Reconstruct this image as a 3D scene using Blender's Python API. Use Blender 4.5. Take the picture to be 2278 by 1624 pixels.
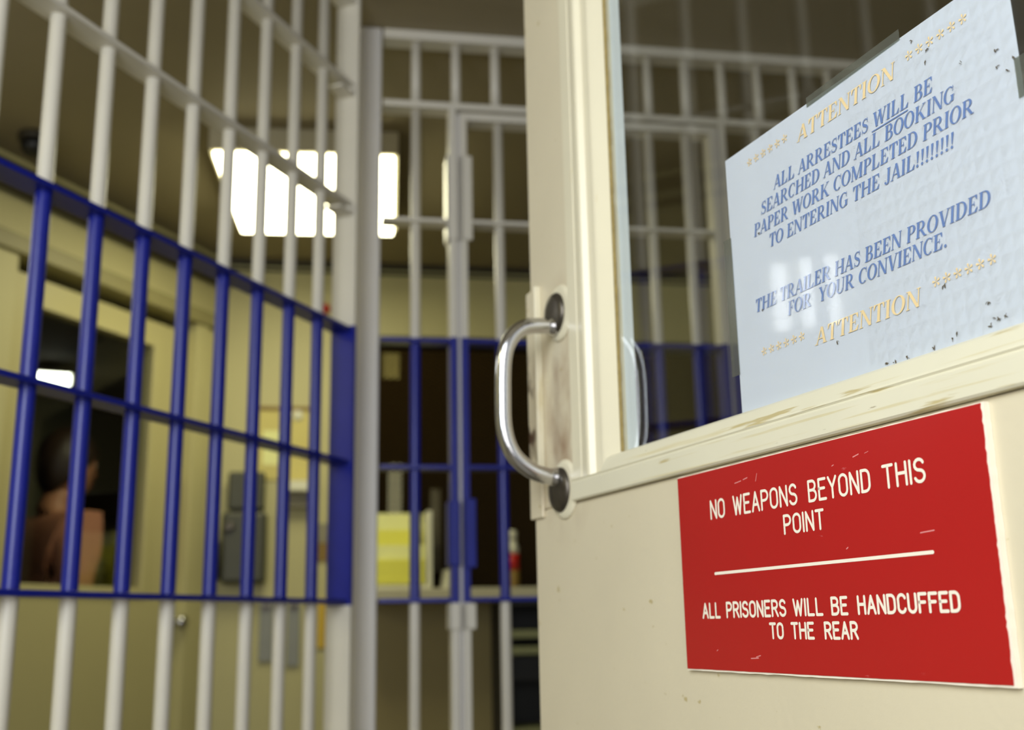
import bpy, bmesh, math, random
from math import sin, cos, pi, radians as R
from mathutils import Vector, Matrix
random.seed(7)
for o in list(bpy.data.objects): bpy.data.objects.remove(o)
scn = bpy.context.scene
COL = scn.collection

# ------------------------------------------------------------------ camera
CAM_Z = 1.0
pit, roll = R(13.3385), R(-1.0899)
r0 = Vector((1, 0, 0)); fw = Vector((0, cos(pit), sin(pit))); u0 = r0.cross(fw)
cr = r0*cos(roll) + u0*sin(roll); cu = -r0*sin(roll) + u0*cos(roll)
cam = bpy.data.cameras.new('camera'); camo = bpy.data.objects.new('camera', cam); COL.objects.link(camo)
M4 = Matrix.Identity(4)
for i in range(3):
    M4[i][0] = cr[i]; M4[i][1] = cu[i]; M4[i][2] = -fw[i]
M4[2][3] = CAM_Z
camo.matrix_world = M4
cam.sensor_width = 36.0; cam.lens = 36.0*2450.3/2278
cam.clip_start = 0.02
cam.dof.use_dof = True; cam.dof.focus_distance = 0.78; cam.dof.aperture_fstop = 5.6
scn.camera = camo

# ------------------------------------------------------------------ light / world / exposure
w = bpy.data.worlds.new('world'); scn.world = w; w.use_nodes = True
bg = w.node_tree.nodes['Background']; bg.inputs[0].default_value = (.62, .72, .85, 1); bg.inputs[1].default_value = 0.25
def area(name, loc, target, sx, sy, power, col):
    l = bpy.data.lights.new(name, 'AREA'); l.shape = 'RECTANGLE'; l.size = sx; l.size_y = sy; l.energy = power; l.color = col
    o = bpy.data.objects.new(name, l); COL.objects.link(o); o.location = loc
    o.rotation_euler = (Vector(target)-Vector(loc)).to_track_quat('-Z', 'Y').to_euler()
    return o
area('daylight_entrance', (-.5, -2.2, 1.5), (.0, 1.0, 1.25), 2.6, 2.2, 47, (1.0, .96, .91))
area('fill_side', (-.55, -.42, 1.65), (.28, .65, 1.15), 1.0, 1.0, 24, (.86, .94, 1.0))  # added soft fill by the camera, brightens the near part of the door
LENS = 11.0
vs = scn.view_settings
scn.display_settings.display_device = 'sRGB'
vs.view_transform = 'Standard'; vs.look = 'None'; vs.gamma = 1; vs.use_curve_mapping = False; vs.exposure = 0.0

# ------------------------------------------------------------------ materials
def srgb(r, g, b):
    f = lambda c: ((c/255+.055)/1.055)**2.4 if c/255 > .04045 else c/255/12.92
    return (f(r), f(g), f(b), 1)
def mat(name, col, rough=.5, metal=0.0, coat=0.0, noise=0.0, nscale=30, bump=0.0, bscale=200, spec=.5, emit=None, estr=0):
    m = bpy.data.materials.new(name); m.use_nodes = True
    nt = m.node_tree; b = nt.nodes['Principled BSDF']
    b.inputs['Base Color'].default_value = col; b.inputs['Roughness'].default_value = rough
    b.inputs['Metallic'].default_value = metal; b.inputs['Coat Weight'].default_value = coat; b.inputs['Coat Roughness'].default_value = .04
    b.inputs['Specular IOR Level'].default_value = spec
    if emit:
        b.inputs['Emission Color'].default_value = emit; b.inputs['Emission Strength'].default_value = estr
    tc = nt.nodes.new('ShaderNodeTexCoord')
    if noise:
        n = nt.nodes.new('ShaderNodeTexNoise'); n.inputs['Scale'].default_value = nscale; n.inputs['Detail'].default_value = 4
        nt.links.new(tc.outputs['Object'], n.inputs['Vector'])
        mx = nt.nodes.new('ShaderNodeMix'); mx.data_type = 'RGBA'
        mx.inputs[6].default_value = tuple(max(0, c*(1-noise)) for c in col[:3])+(1,)
        mx.inputs[7].default_value = tuple(min(1, c*(1+noise)) for c in col[:3])+(1,)
        nt.links.new(n.outputs['Fac'], mx.inputs[0]); nt.links.new(mx.outputs[2], b.inputs['Base Color'])
        m['mix'] = mx.name
    if bump:
        n2 = nt.nodes.new('ShaderNodeTexNoise'); n2.inputs['Scale'].default_value = bscale; n2.inputs['Detail'].default_value = 3
        nt.links.new(tc.outputs['Object'], n2.inputs['Vector'])
        bp = nt.nodes.new('ShaderNodeBump'); bp.inputs['Strength'].default_value = bump; bp.inputs['Distance'].default_value = .002
        nt.links.new(n2.outputs['Fac'], bp.inputs['Height']); nt.links.new(bp.outputs['Normal'], b.inputs['Normal'])
    return m
def stain(m, col, scale, lo, hi, vec_scale=(1, 1, 1), sphere=None, strength=1.0):
    """wear layer: noise-shaped blotches of another paint/dirt colour, optionally only round one spot (sphere=(x,y,z,r), object space)"""
    nt = m.node_tree; b = nt.nodes['Principled BSDF']
    tc = nt.nodes.new('ShaderNodeTexCoord'); mp = nt.nodes.new('ShaderNodeMapping'); mp.inputs['Scale'].default_value = vec_scale
    nt.links.new(tc.outputs['Object'], mp.inputs['Vector'])
    n = nt.nodes.new('ShaderNodeTexNoise'); n.inputs['Scale'].default_value = scale; n.inputs['Detail'].default_value = 5
    nt.links.new(mp.outputs['Vector'], n.inputs['Vector'])
    mr = nt.nodes.new('ShaderNodeMapRange'); mr.inputs[1].default_value = lo; mr.inputs[2].default_value = hi; mr.inputs[4].default_value = strength
    nt.links.new(n.outputs['Fac'], mr.inputs[0]); fac = mr.outputs[0]
    if sphere:
        vm = nt.nodes.new('ShaderNodeVectorMath'); vm.operation = 'SUBTRACT'; vm.inputs[1].default_value = sphere[:3]
        nt.links.new(tc.outputs['Object'], vm.inputs[0])
        vsn = nt.nodes.new('ShaderNodeVectorMath'); vsn.operation = 'MULTIPLY'; vsn.inputs[1].default_value = sphere[4] if len(sphere) > 4 else (1, 1, 1)
        nt.links.new(vm.outputs[0], vsn.inputs[0])
        ln = nt.nodes.new('ShaderNodeVectorMath'); ln.operation = 'LENGTH'; nt.links.new(vsn.outputs[0], ln.inputs[0])
        m2 = nt.nodes.new('ShaderNodeMapRange'); m2.inputs[1].default_value = sphere[3]; m2.inputs[2].default_value = sphere[3]*.35
        nt.links.new(ln.outputs['Value'], m2.inputs[0])
        mu = nt.nodes.new('ShaderNodeMath'); mu.operation = 'MULTIPLY'
        nt.links.new(fac, mu.inputs[0]); nt.links.new(m2.outputs[0], mu.inputs[1]); fac = mu.outputs[0]
    mx = nt.nodes.new('ShaderNodeMix'); mx.data_type = 'RGBA'; mx.inputs[7].default_value = col
    src = b.inputs['Base Color'].links
    if src: nt.links.new(src[0].from_socket, mx.inputs[6])
    else: mx.inputs[6].default_value = b.inputs['Base Color'].default_value
    nt.links.new(fac, mx.inputs[0]); nt.links.new(mx.outputs[2], b.inputs['Base Color'])
def glassmat(name, tint=(.97, .98, .97, 1), rough=0.0, ior=1.5):
    m = bpy.data.materials.new(name); m.use_nodes = True; nt = m.node_tree; nt.nodes.clear()
    out = nt.nodes.new('ShaderNodeOutputMaterial'); tr = nt.nodes.new('ShaderNodeBsdfTransparent'); gl = nt.nodes.new('ShaderNodeBsdfGlossy')
    fr = nt.nodes.new('ShaderNodeFresnel'); fr.inputs[0].default_value = ior; mx = nt.nodes.new('ShaderNodeMixShader')
    tr.inputs[0].default_value = tint; gl.inputs['Roughness'].default_value = rough
    ge = nt.nodes.new('ShaderNodeNewGeometry'); io = nt.nodes.new('ShaderNodeMapRange')   # same air-to-glass ratio on both faces of the pane
    io.inputs[3].default_value = ior; io.inputs[4].default_value = 1/ior
    nt.links.new(ge.outputs['Backfacing'], io.inputs[0]); nt.links.new(io.outputs[0], fr.inputs[0])
    nt.links.new(fr.outputs[0], mx.inputs[0]); nt.links.new(tr.outputs[0], mx.inputs[1]); nt.links.new(gl.outputs[0], mx.inputs[2])
    nt.links.new(mx.outputs[0], out.inputs[0]); return m

CREAM = srgb(212, 201, 174)
m_door = mat('cream_door_paint', CREAM, .38, noise=.05, nscale=9, bump=.12, bscale=160)
stain(m_door, srgb(176, 158, 104), 55, .67, .72, (1, 1, 1.6), strength=.75)
stain(m_door, srgb(150, 122, 96), 26, .40, .72, (1, 1, .6), sphere=(.085, 0, 1.235, .16, (1.7, 1, 1)), strength=.95)
stain(m_door, srgb(74, 48, 30), 60, .50, .62, (1, 1, .5), sphere=(.0, .0, 1.23, .10, (3.2, 1, 1)))
m_mould = mat('cream_moulding_paint', srgb(222, 214, 188), .3, noise=.04, nscale=14)
stain(m_mould, srgb(196, 178, 128), 40, .66, .72, (1, 1, .25), strength=.45)
m_sill = mat('worn_sill_paint', srgb(220, 214, 190), .34, noise=.05, nscale=14)
stain(m_sill, srgb(178, 158, 96), 34, .63, .67, (.22, 1.5, 3.2), strength=.75)
stain(m_sill, srgb(120, 100, 66), 80, .70, .735, (.3, 1, 2.4), strength=.8)
stain(m_sill, srgb(200, 184, 130), 60, .60, .66, (.08, 2, 3.5), strength=.5)
m_caulk = mat('yellowed_caulk', srgb(158, 138, 84), .7, noise=.35, nscale=120)
m_strip = mat('pale_glazing_strip', srgb(246, 252, 252), .3, noise=.03, nscale=40)
m_white = mat('white_bar_paint', srgb(222, 217, 204), .36, noise=.04, nscale=18, bump=.06, bscale=90)
m_blue = mat('blue_bar_paint', srgb(19, 31, 138), .32, noise=.16, nscale=22, bump=.08, bscale=90)
m_post = mat('white_post_paint', srgb(224, 221, 219), .4, noise=.03, nscale=12)
m_chrome = mat('chrome', srgb(205, 205, 208), .16, 1.0, bump=.05, bscale=220)
m_rose = mat('tarnished_steel', srgb(92, 86, 78), .38, .85, noise=.5, nscale=90)
m_wallY = mat('yellow_wall_paint', srgb(198, 191, 140), .55, noise=.03, nscale=3, bump=.1, bscale=120)
m_doorY = mat('olive_cream_door_paint', srgb(196, 188, 136), .45, noise=.03, nscale=4)
m_trimY = mat('shaded_trim_olive', srgb(150, 143, 98), .5, noise=.05, nscale=10)  # recess shade over the office door put into the trim colour
m_lower = mat('shaded_lower_wall', srgb(164, 150, 104), .6, noise=.08, nscale=5)  # darker than the wall above: counter shade put into the colour
m_ceil = mat('ceiling_paint', srgb(152, 140, 110), .7, noise=.05, nscale=4)
m_dark = mat('dark_pipe', srgb(58, 52, 38), .5)
m_floor = mat('grey_brown_floor', srgb(112, 104, 88), .4, noise=.15, nscale=12)
m_wallv = mat('vestibule_wall_paint', srgb(120, 110, 92), .6, noise=.04, nscale=4)
m_red = mat('red_engraving_laminate', srgb(172, 24, 24), .28, noise=.06, nscale=7, bump=.03, bscale=60)
stain(m_red, srgb(214, 120, 120), 30, .735, .76, (1, 1, 3.0), strength=.7)
m_core = mat('white_laminate_core', srgb(242, 232, 214), .45, noise=.05, nscale=80)
m_paper = mat('white_paper', srgb(240, 246, 255), .5, coat=.45, noise=.015, nscale=12, bump=.02, bscale=14)
m_ink = mat('blue_ink', srgb(96, 122, 174), .55, coat=.45, noise=.12, nscale=60)
m_gold = mat('gold_ink', srgb(228, 202, 152), .55, coat=.45, noise=.1, nscale=60)
m_fleck = mat('black_dirt', srgb(84, 72, 52), .7)
m_glass = glassmat('window_glass')
m_tape = glassmat('clear_tape', (.70, .72, .68, 1), .12)
# tape is a little milky: add diffuse body
nt = m_tape.node_tree
out = [n for n in nt.nodes if n.type == 'OUTPUT_MATERIAL'][0]; src = out.inputs[0].links[0].from_socket
df = nt.nodes.new('ShaderNodeBsdfDiffuse'); df.inputs[0].default_value = srgb(150, 150, 140); mxx = nt.nodes.new('ShaderNodeMixShader'); mxx.inputs[0].default_value = .16
nt.links.new(src, mxx.inputs[1]); nt.links.new(df.outputs[0], mxx.inputs[2]); nt.links.new(mxx.outputs[0], out.inputs[0])
m_lens = mat('lit_lens', srgb(250, 250, 235), .4, emit=(1.0, .95, .62, 1), estr=LENS)
m_lens_dim = mat('lit_office_lens', srgb(250, 250, 235), .4, emit=(.95, 1.0, .88, 1), estr=7.0)
m_lamp = mat('lit_wall_lamp_lens', srgb(250, 250, 245), .4, emit=(.95, .98, 1.0, 1), estr=18.0)  # glowing lenses of the unseen wall lamp
m_house = mat('fixture_housing', srgb(196, 188, 158), .5)
m_black = mat('black_plastic', srgb(26, 25, 24), .4, noise=.2, nscale=30)
m_phone = mat('dark_grey_phone', srgb(70, 70, 54), .45, noise=.1, nscale=30)
m_mesh = mat('brown_expanded_metal', srgb(88, 68, 34), .5, .3, noise=.2, nscale=4)
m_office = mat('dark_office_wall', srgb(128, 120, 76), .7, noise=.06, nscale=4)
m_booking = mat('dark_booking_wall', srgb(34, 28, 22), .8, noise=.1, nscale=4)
m_counter = mat('pale_counter', srgb(196, 190, 160), .35, noise=.05, nscale=10)
m_yellow = mat('yellow_paper', srgb(240, 236, 96), .6, noise=.05, nscale=14)
m_board = mat('yellow_notice_paper', srgb(216, 202, 122), .6, noise=.1, nscale=12)
m_brownstrip = mat('brown_strip', srgb(140, 112, 50), .6, noise=.2, nscale=20)
m_offwhite = mat('off_white', srgb(232, 230, 205), .5, noise=.03, nscale=20)
m_greycard = mat('grey_card', srgb(146, 140, 118), .6, noise=.1, nscale=20)
m_bluegrey = mat('blue_grey_folder', srgb(150, 152, 150), .6, noise=.08, nscale=20)
m_redpl = mat('red_plastic', srgb(190, 34, 26), .4, noise=.1, nscale=20)
m_amber = mat('amber_plastic', srgb(214, 176, 20), .4, noise=.1, nscale=30)
m_cabgreen = mat('dark_green_metal', srgb(48, 48, 34), .5, noise=.15, nscale=6)
m_skin = mat('skin', srgb(176, 124, 92), .5, noise=.05, nscale=20)
m_hair = mat('dark_brown_hair', srgb(44, 30, 20), .5, noise=.4, nscale=60)
m_shirt = mat('salmon_shirt', srgb(170, 114, 86), .8, noise=.08, nscale=20)
m_trous = mat('dark_trousers', srgb(42, 42, 50), .8, noise=.08, nscale=20)
m_eye = mat('eye_white', srgb(225, 220, 210), .3)
m_iris = mat('dark_iris', srgb(40, 26, 16), .3)
m_lip = mat('lip', srgb(150, 84, 72), .5)
m_shelf = mat('grey_green_shelf', srgb(132, 134, 96), .5, noise=.06, nscale=12)

# ------------------------------------------------------------------ mesh helpers
class MB:
    def __init__(s): s.bm = bmesh.new(); s.mi = 0
    def face(s, pts):
        f = s.bm.faces.new([s.bm.verts.new(p) for p in pts]); f.material_index = s.mi; return f
    def hexa(s, p):   # 8 points: bottom 4 ccw, top 4 ccw
        v = [s.bm.verts.new(q) for q in p]
        for a in ((3, 2, 1, 0), (4, 5, 6, 7), (0, 1, 5, 4), (1, 2, 6, 5), (2, 3, 7, 6), (3, 0, 4, 7)):
            f = s.bm.faces.new([v[i] for i in a]); f.material_index = s.mi
    def box(s, x0, x1, y0, y1, z0, z1):
        s.hexa([(x0, y0, z0), (x1, y0, z0), (x1, y1, z0), (x0, y1, z0), (x0, y0, z1), (x1, y0, z1), (x1, y1, z1), (x0, y1, z1)])
        return s
    def tube(s, path, r, n=14, caps=True):
        path = [Vector(p) for p in path]; rr = r if isinstance(r, (list, tuple)) else [r]*len(path)
        rings = []; up = None
        for i, p in enumerate(path):
            t = (path[min(i+1, len(path)-1)]-path[max(i-1, 0)]).normalized()
            if up is None:
                a = Vector((0, 0, 1)) if abs(t.z) < .9 else Vector((1, 0, 0))
                up = t.cross(a).normalized()
            up = (up - t*up.dot(t)).normalized(); sd = t.cross(up)
            rings.append([s.bm.verts.new(p+(up*cos(2*pi*k/n)+sd*sin(2*pi*k/n))*rr[i]) for k in range(n)])
        for a, b in zip(rings, rings[1:]):
            for k in range(n):
                f = s.bm.faces.new((a[k], a[(k+1) % n], b[(k+1) % n], b[k])); f.smooth = True; f.material_index = s.mi
        if caps:
            for rg, fl in ((rings[0], True), (rings[-1], False)):
                f = s.bm.faces.new(rg[::-1] if fl else rg); f.material_index = s.mi
        return s
    def vbar(s, x, y, z0, z1, r, n=20):
        return s.tube([(x, y, z0), (x, y, z1)], r, n)
    def lathe(s, prof, org, axis='z', n=28):
        """prof: list of (radius, height) along axis"""
        rings = []
        for (r, h) in prof:
            ring = []
            for k in range(n):
                a = 2*pi*k/n
                if axis == 'z': p = (org[0]+r*cos(a), org[1]+r*sin(a), org[2]+h)
                elif axis == 'y': p = (org[0]+r*cos(a), org[1]-h, org[2]+r*sin(a))
                ring.append(s.bm.verts.new(p))
            rings.append(ring)
        for a, b in zip(rings, rings[1:]):
            for k in range(n):
                f = s.bm.faces.new((a[k], a[(k+1) % n], b[(k+1) % n], b[k])); f.smooth = True; f.material_index = s.mi
        f = s.bm.faces.new(rings[0][::-1]); f.material_index = s.mi
        f = s.bm.faces.new(rings[-1]); f.material_index = s.mi
        return s
    def prism(s, prof, a0, a1, fn):
        """closed profile polygon swept between a0 and a1 with point fn(p, a)"""
        A = [s.bm.verts.new(fn(p, a0)) for p in prof]; B = [s.bm.verts.new(fn(p, a1)) for p in prof]
        n = len(prof)
        for k in range(n):
            f = s.bm.faces.new((A[k], A[(k+1) % n], B[(k+1) % n], B[k])); f.material_index = s.mi
        f = s.bm.faces.new(A[::-1]); f.material_index = s.mi
        f = s.bm.faces.new(B); f.material_index = s.mi
        return s
    def build(s, name, mats, parent=None, bevel=0, recalc=True, subsurf=0, label=None):
        if recalc: bmesh.ops.recalc_face_normals(s.bm, faces=s.bm.faces)
        me = bpy.data.meshes.new(name); s.bm.to_mesh(me); s.bm.free()
        for m in (mats if isinstance(mats, (list, tuple)) else [mats]): me.materials.append(m)
        o = bpy.data.objects.new(name, me); COL.objects.link(o)
        if parent: o.parent = parent
        if bevel:
            b = o.modifiers.new('bevel', 'BEVEL'); b.width = bevel; b.segments = 2; b.limit_method = 'ANGLE'; b.angle_limit = R(40)
        if subsurf:
            q = o.modifiers.new('sub', 'SUBSURF'); q.levels = subsurf; q.render_levels = subsurf
        if label: o['label'] = label
        return o
def tag(o, label, cat, group=None, kind=None):
    o['label'] = label; o['category'] = cat
    if group: o['group'] = group
    if kind: o['kind'] = kind
    return o
def thing(name, label, cat, loc=(0, 0, 0), rz=0, group=None, kind=None):
    o = bpy.data.objects.new(name, None); COL.objects.link(o); o.empty_display_size = .1
    o.location = loc; o.rotation_euler = (0, 0, rz)
    return tag(o, label, cat, group, kind)
def place(o, loc, rz):
    o.location = loc; o.rotation_euler = (0, 0, rz); return o
def dupmesh(src, parent, loc, name=None):
    c = src.copy(); COL.objects.link(c); c.parent = parent; c.location = loc; return c

# frames: origin and heading of the four main planes (local x along the plane, local y away from the camera)
DOOR_O, DOOR_A = (.023, 1.27, 0), R(-67.78)
LEFT_O, LEFT_A = (-.7122, 1.5781, 0), R(68.951)
BACK_O, BACK_A = (-.3196, 2.5983, 0), R(9.658)
ROOM_O = (-1.193, 4.378, 0)                    # corner where the yellow door wall meets the far wall
def world(O, A, x, y, z=0):
    return (O[0]+x*cos(A)-y*sin(A), O[1]+x*sin(A)+y*cos(A), z)
H = 2.515                                       # ceiling

# ------------------------------------------------------------------ the setting
def struct(name, mb, m, label, cat, O=(0, 0, 0), A=0, bevel=0):
    o = mb.build(name, m, bevel=bevel); place(o, O, A); tag(o, label, cat, kind='structure'); return o
struct('floor', MB().box(-6, 4, -2.6, 9, -.08, 0), m_floor, 'grey brown floor of the jail hallway', 'floor')
struct('ceiling', MB().box(-6, 4, -1.6, 9, H, H+.1), m_ceil, 'dim olive brown ceiling above the barred partitions', 'ceiling')
# far wall with booking opening: s .56..2.25, z 1.13..2.2
fwl = MB(); fwl.mi = 0
fwl.box(-.12, .56, 0, .12, 0, H); fwl.box(.56, 2.3, 0, .12, 2.2, H); fwl.box(2.3, 4.2, 0, .12, 0, H)
fwl.mi = 1; fwl.box(.56, 2.3, 0, .12, 0, 1.11)
struct('wall_back', fwl, [m_wallY, m_lower], 'yellow far wall above the dark booking opening', 'wall', ROOM_O, BACK_A)
# yellow door wall: door opening s -1.14..-.15, z 0..2.19
dw = MB(); dw.box(-6.2, -1.14, 0, .1, 0, H); dw.box(-1.14, -.15, 0, .1, 2.19, H); dw.box(-.15, .0, 0, .1, 0, H)
struct('wall_left', dw, m_wallY, 'yellow wall beyond the left bars holding the office door', 'wall', ROOM_O, LEFT_A)
struct('wall_right', MB().box(2.06, 2.16, .3, 5.2, 0, H), m_wallv, 'dim brown side wall behind the open door', 'wall')
# dark office behind the door wall, dark booking room behind the mesh
of = MB(); of.box(-2.6, 3.6, 2.75, 2.85, 0, H); of.box(-2.7, -2.6, .1, 2.85, 0, H); of.box(3.6, 3.7, .9, 2.85, 0, H)
struct('wall_office', of, m_office, 'dark olive walls of the office behind the windowed door', 'wall', ROOM_O, LEFT_A)
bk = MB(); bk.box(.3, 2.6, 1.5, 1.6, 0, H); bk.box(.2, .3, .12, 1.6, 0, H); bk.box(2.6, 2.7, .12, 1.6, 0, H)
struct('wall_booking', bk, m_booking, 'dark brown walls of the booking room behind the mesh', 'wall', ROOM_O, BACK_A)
# conduit pair under the ceiling along the door wall, and cornice of the far wall
t1 = MB()
t1.tube([(-4.5, -.03, 2.455), (.0, -.03, 2.455)], .022, 10); t1.tube([(-4.5, -.022, 2.39), (.0, -.022, 2.39)], .013, 10)
struct('trim_1', t1, m_dark, 'dark pipe pair along the top of the yellow door wall', 'trim', ROOM_O, LEFT_A)
t2 = MB(); t2.box(.0, 4.0, -.022, 0, 2.492, 2.512); t2.box(.0, 4.0, -.010, 0, 2.468, 2.480)
struct('trim_2', t2, m_dark, 'dark cornice strip along the top of the far wall', 'trim', ROOM_O, BACK_A)

# ------------------------------------------------------------------ foreground door (open, half glazed)
door = thing('door_1', 'open cream painted door with glass upper half and red sign', 'door', DOOR_O, DOOR_A, kind='structure')
W = .93
UL, UR, ZB, ZT = .170, .80, 1.1665, 2.02        # glass opening
p = MB(); p.box(0, W, 0, .047, .012, 1.127); p.build('bottom_panel', m_door, door, bevel=.003)
p = MB(); p.box(0, .114, 0, .0305, 1.127, 2.15); p.build('latch_stile', m_door, door, bevel=.003)
p = MB(); p.box(.114, W, 0, .047, 2.06, 2.15); p.build('top_rail', m_door, door, bevel=.002)
p = MB(); p.box(.85, W, 0, .047, 1.127, 2.06); p.build('hinge_stile', m_door, door, bevel=.002)
hp = MB(); hp.box(W+.003, W+.05, -.02, .06, 0, 2.2); hp.build('hinge_post', m_door, door, bevel=.003)
# glazing frame: left run (two steps then a deep reveal), bottom run (flat + sloped bead), right and top
lp = [(.114, .002), (.114, -.0035), (.1155, -.0048), (.136, -.0048), (.1375, -.0036), (.139, -.0048), (.1535, -.0062), (.1568, -.0052), (.1605, .0006), (.1755, .0010), (.1785, .0022), (.1965, .0118), (.1975, .0135), (.1975, .0184), (.114, .0184)]
p = MB(); p.prism(lp, 1.1492, 2.06, lambda q, a: (q[0], q[1], a)); p.build('side_moulding', m_mould, door)
bp_ = [(1.127, .002), (1.127, -.005), (1.1285, -.0062), (1.1455, -.0064), (1.1475, -.0050), (1.149, -.0062), (1.149, .0305), (1.127, .0305)]
p = MB(); p.prism(bp_, .1145, .85, lambda q, a: (a, q[1], q[0])); p.build('sill_moulding', m_sill, door)
bp2 = [(1.1492, -.0046), (1.151, -.0040), (1.1635, .0030), (1.1655, .0055), (1.166, .0118), (1.166, .0305), (1.1492, .0305)]
p = MB(); p.prism(bp2, .1792, .85, lambda q, a: (a, q[1], q[0])); p.build('sloped_bead', m_sill, door)
rp = [(.85, .002), (.85, -.006), (.82, -.006), (.805, .002), (.80, .012), (.80, .0305), (.85, .0305)]
p = MB(); p.prism(rp, 1.1275, 2.06, lambda q, a: (q[0], q[1], a)); p.build('side_moulding', m_mould, door)
tp = [(2.06, .002), (2.06, -.006), (2.035, -.006), (2.022, .002), (2.02, .012), (2.02, .0305), (2.06, .0305)]
p = MB(); p.prism(tp, .1145, .85, lambda q, a: (a, q[1], q[0])); p.build('head_moulding', m_mould, door)
# caulk line and pale strip between moulding and pane
random.seed(3)
p = MB()
zz = 1.168
while zz < 2.02:
    h = random.uniform(.004, .014); wv = random.uniform(.0012, .0028)
    p.box(.1960, .1984+wv*.5, .0108, .0132, zz, min(zz+h, 2.02)); zz += h
p.build('caulk_line', m_caulk, door, label='yellowed ragged caulk line')
p = MB(); p.box(.1850, .1978, .0186, .0305, 1.15, 2.03); p.build('glazing_strip', m_strip, door, bevel=.0002, label='pale bluish glazing strip')
p = MB(); p.box(.1976, .80, .0134, .0184, 1.1665, 2.02); p.build('glass_pane', m_glass, door)
# latch guard plate at the free edge
gp = MB(); gp.prism([(1.132, -.0025), (1.112, .0125), (1.392, .0125), (1.380, -.0025)], -.0042, .0335, lambda q, a: (a, q[1]*0 - .0032, q[0]) if a > 0 else (a, -.0005, q[0])) if False else None
gp.box(-.0045, .0305, -.0038, .0, 1.118, 1.388); gp.box(-.0045, -.0005, -.0038, .030, 1.118, 1.388)
gp.build('latch_guard', m_door, door, bevel=.0012)
gp = MB(); gp.box(.0296, .0332, -.0085, 0, 1.165, 1.388); gp.build('guard_rib', m_mould, door, bevel=.0012)
# roses and pull
pull = bpy.data.objects.new('pull_handle', None); COL.objects.link(pull); pull.parent = door
for zc in (1.341, 1.143):
    q = MB(); q.lathe([(.0325, 0), (.0325, .001), (.031, .0028), (.027, .0034)], (.0855, 0, zc), 'y', 40); q.build('rose_ring', m_mould, pull, label='paint smeared ring round the handle rose')
    q = MB(); q.lathe([(.0245, .0), (.0245, .0045), (.0225, .0075), (.015, .0088), (.004, .0090)], (.0795, 0, zc), 'y', 40); q.build('rose', m_rose, pull)
def bez(pts, n=60):
    out = []
    P = [Vector(q) for q in pts]; P = [P[0]*2-P[1]]+P+[P[-1]*2-P[-2]]
    m = len(P)-3
    for i in range(m):
        a, b, c, d = P[i:i+4]
        for k in range(n//m):
            t = k/(n//m)
            out.append(.5*((2*b)+(c-a)*t+(2*a-5*b+4*c-d)*t*t+(3*b-a-3*c+d)*t**3))
    out.append(P[-2]); return out
ph = bez([(.0795, -.004, 1.3265), (.0790, -.020, 1.3265), (.0785, -.042, 1.3225), (.0775, -.058, 1.308), (.0765, -.0655, 1.285), (.0755, -.067, 1.245), (.0745, -.0655, 1.207), (.0745, -.056, 1.181), (.0755, -.038, 1.165), (.0765, -.020, 1.1585), (.077, -.004, 1.1565)], 80)
nr = len(ph); rad = [.0090+.0028*max(0, 1-min(i, nr-1-i)/5) for i in range(nr)]
q = MB(); q.tube(ph, rad, 22); q.build('grip', m_chrome, pull)

# ------------------------------------------------------------------ red sign
def strokes(mb, pts, w, y, org, sx, sz, shear=0):
    """flat round-ended pen strokes: pts in glyph units"""
    P = [(org[0]+(px+shear*pz)*sx, org[1]+pz*sz) for px, pz in pts]
    for (x0, z0), (x1, z1) in zip(P, P[1:]):
        dx, dz = x1-x0, z1-z0; L = math.hypot(dx, dz)
        if L < 1e-7: continue
        nx, nz = -dz/L*w/2, dx/L*w/2
        y -= 5e-6; mb.face([(x0+nx, y, z0+nz), (x0-nx, y, z0-nz), (x1-nx, y, z1-nz), (x1+nx, y, z1+nz)])
    for (x0, z0) in P:
        y -= 5e-6; mb.face([(x0+w/2*cos(2*pi*k/10), y, z0+w/2*sin(2*pi*k/10)) for k in range(10)])
def arcp(cx, cz, rx, rz, a0, a1, n=10):
    return [(cx+rx*cos(R(a0+(a1-a0)*k/n)), cz+rz*sin(R(a0+(a1-a0)*k/n))) for k in range(n+1)]
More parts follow.
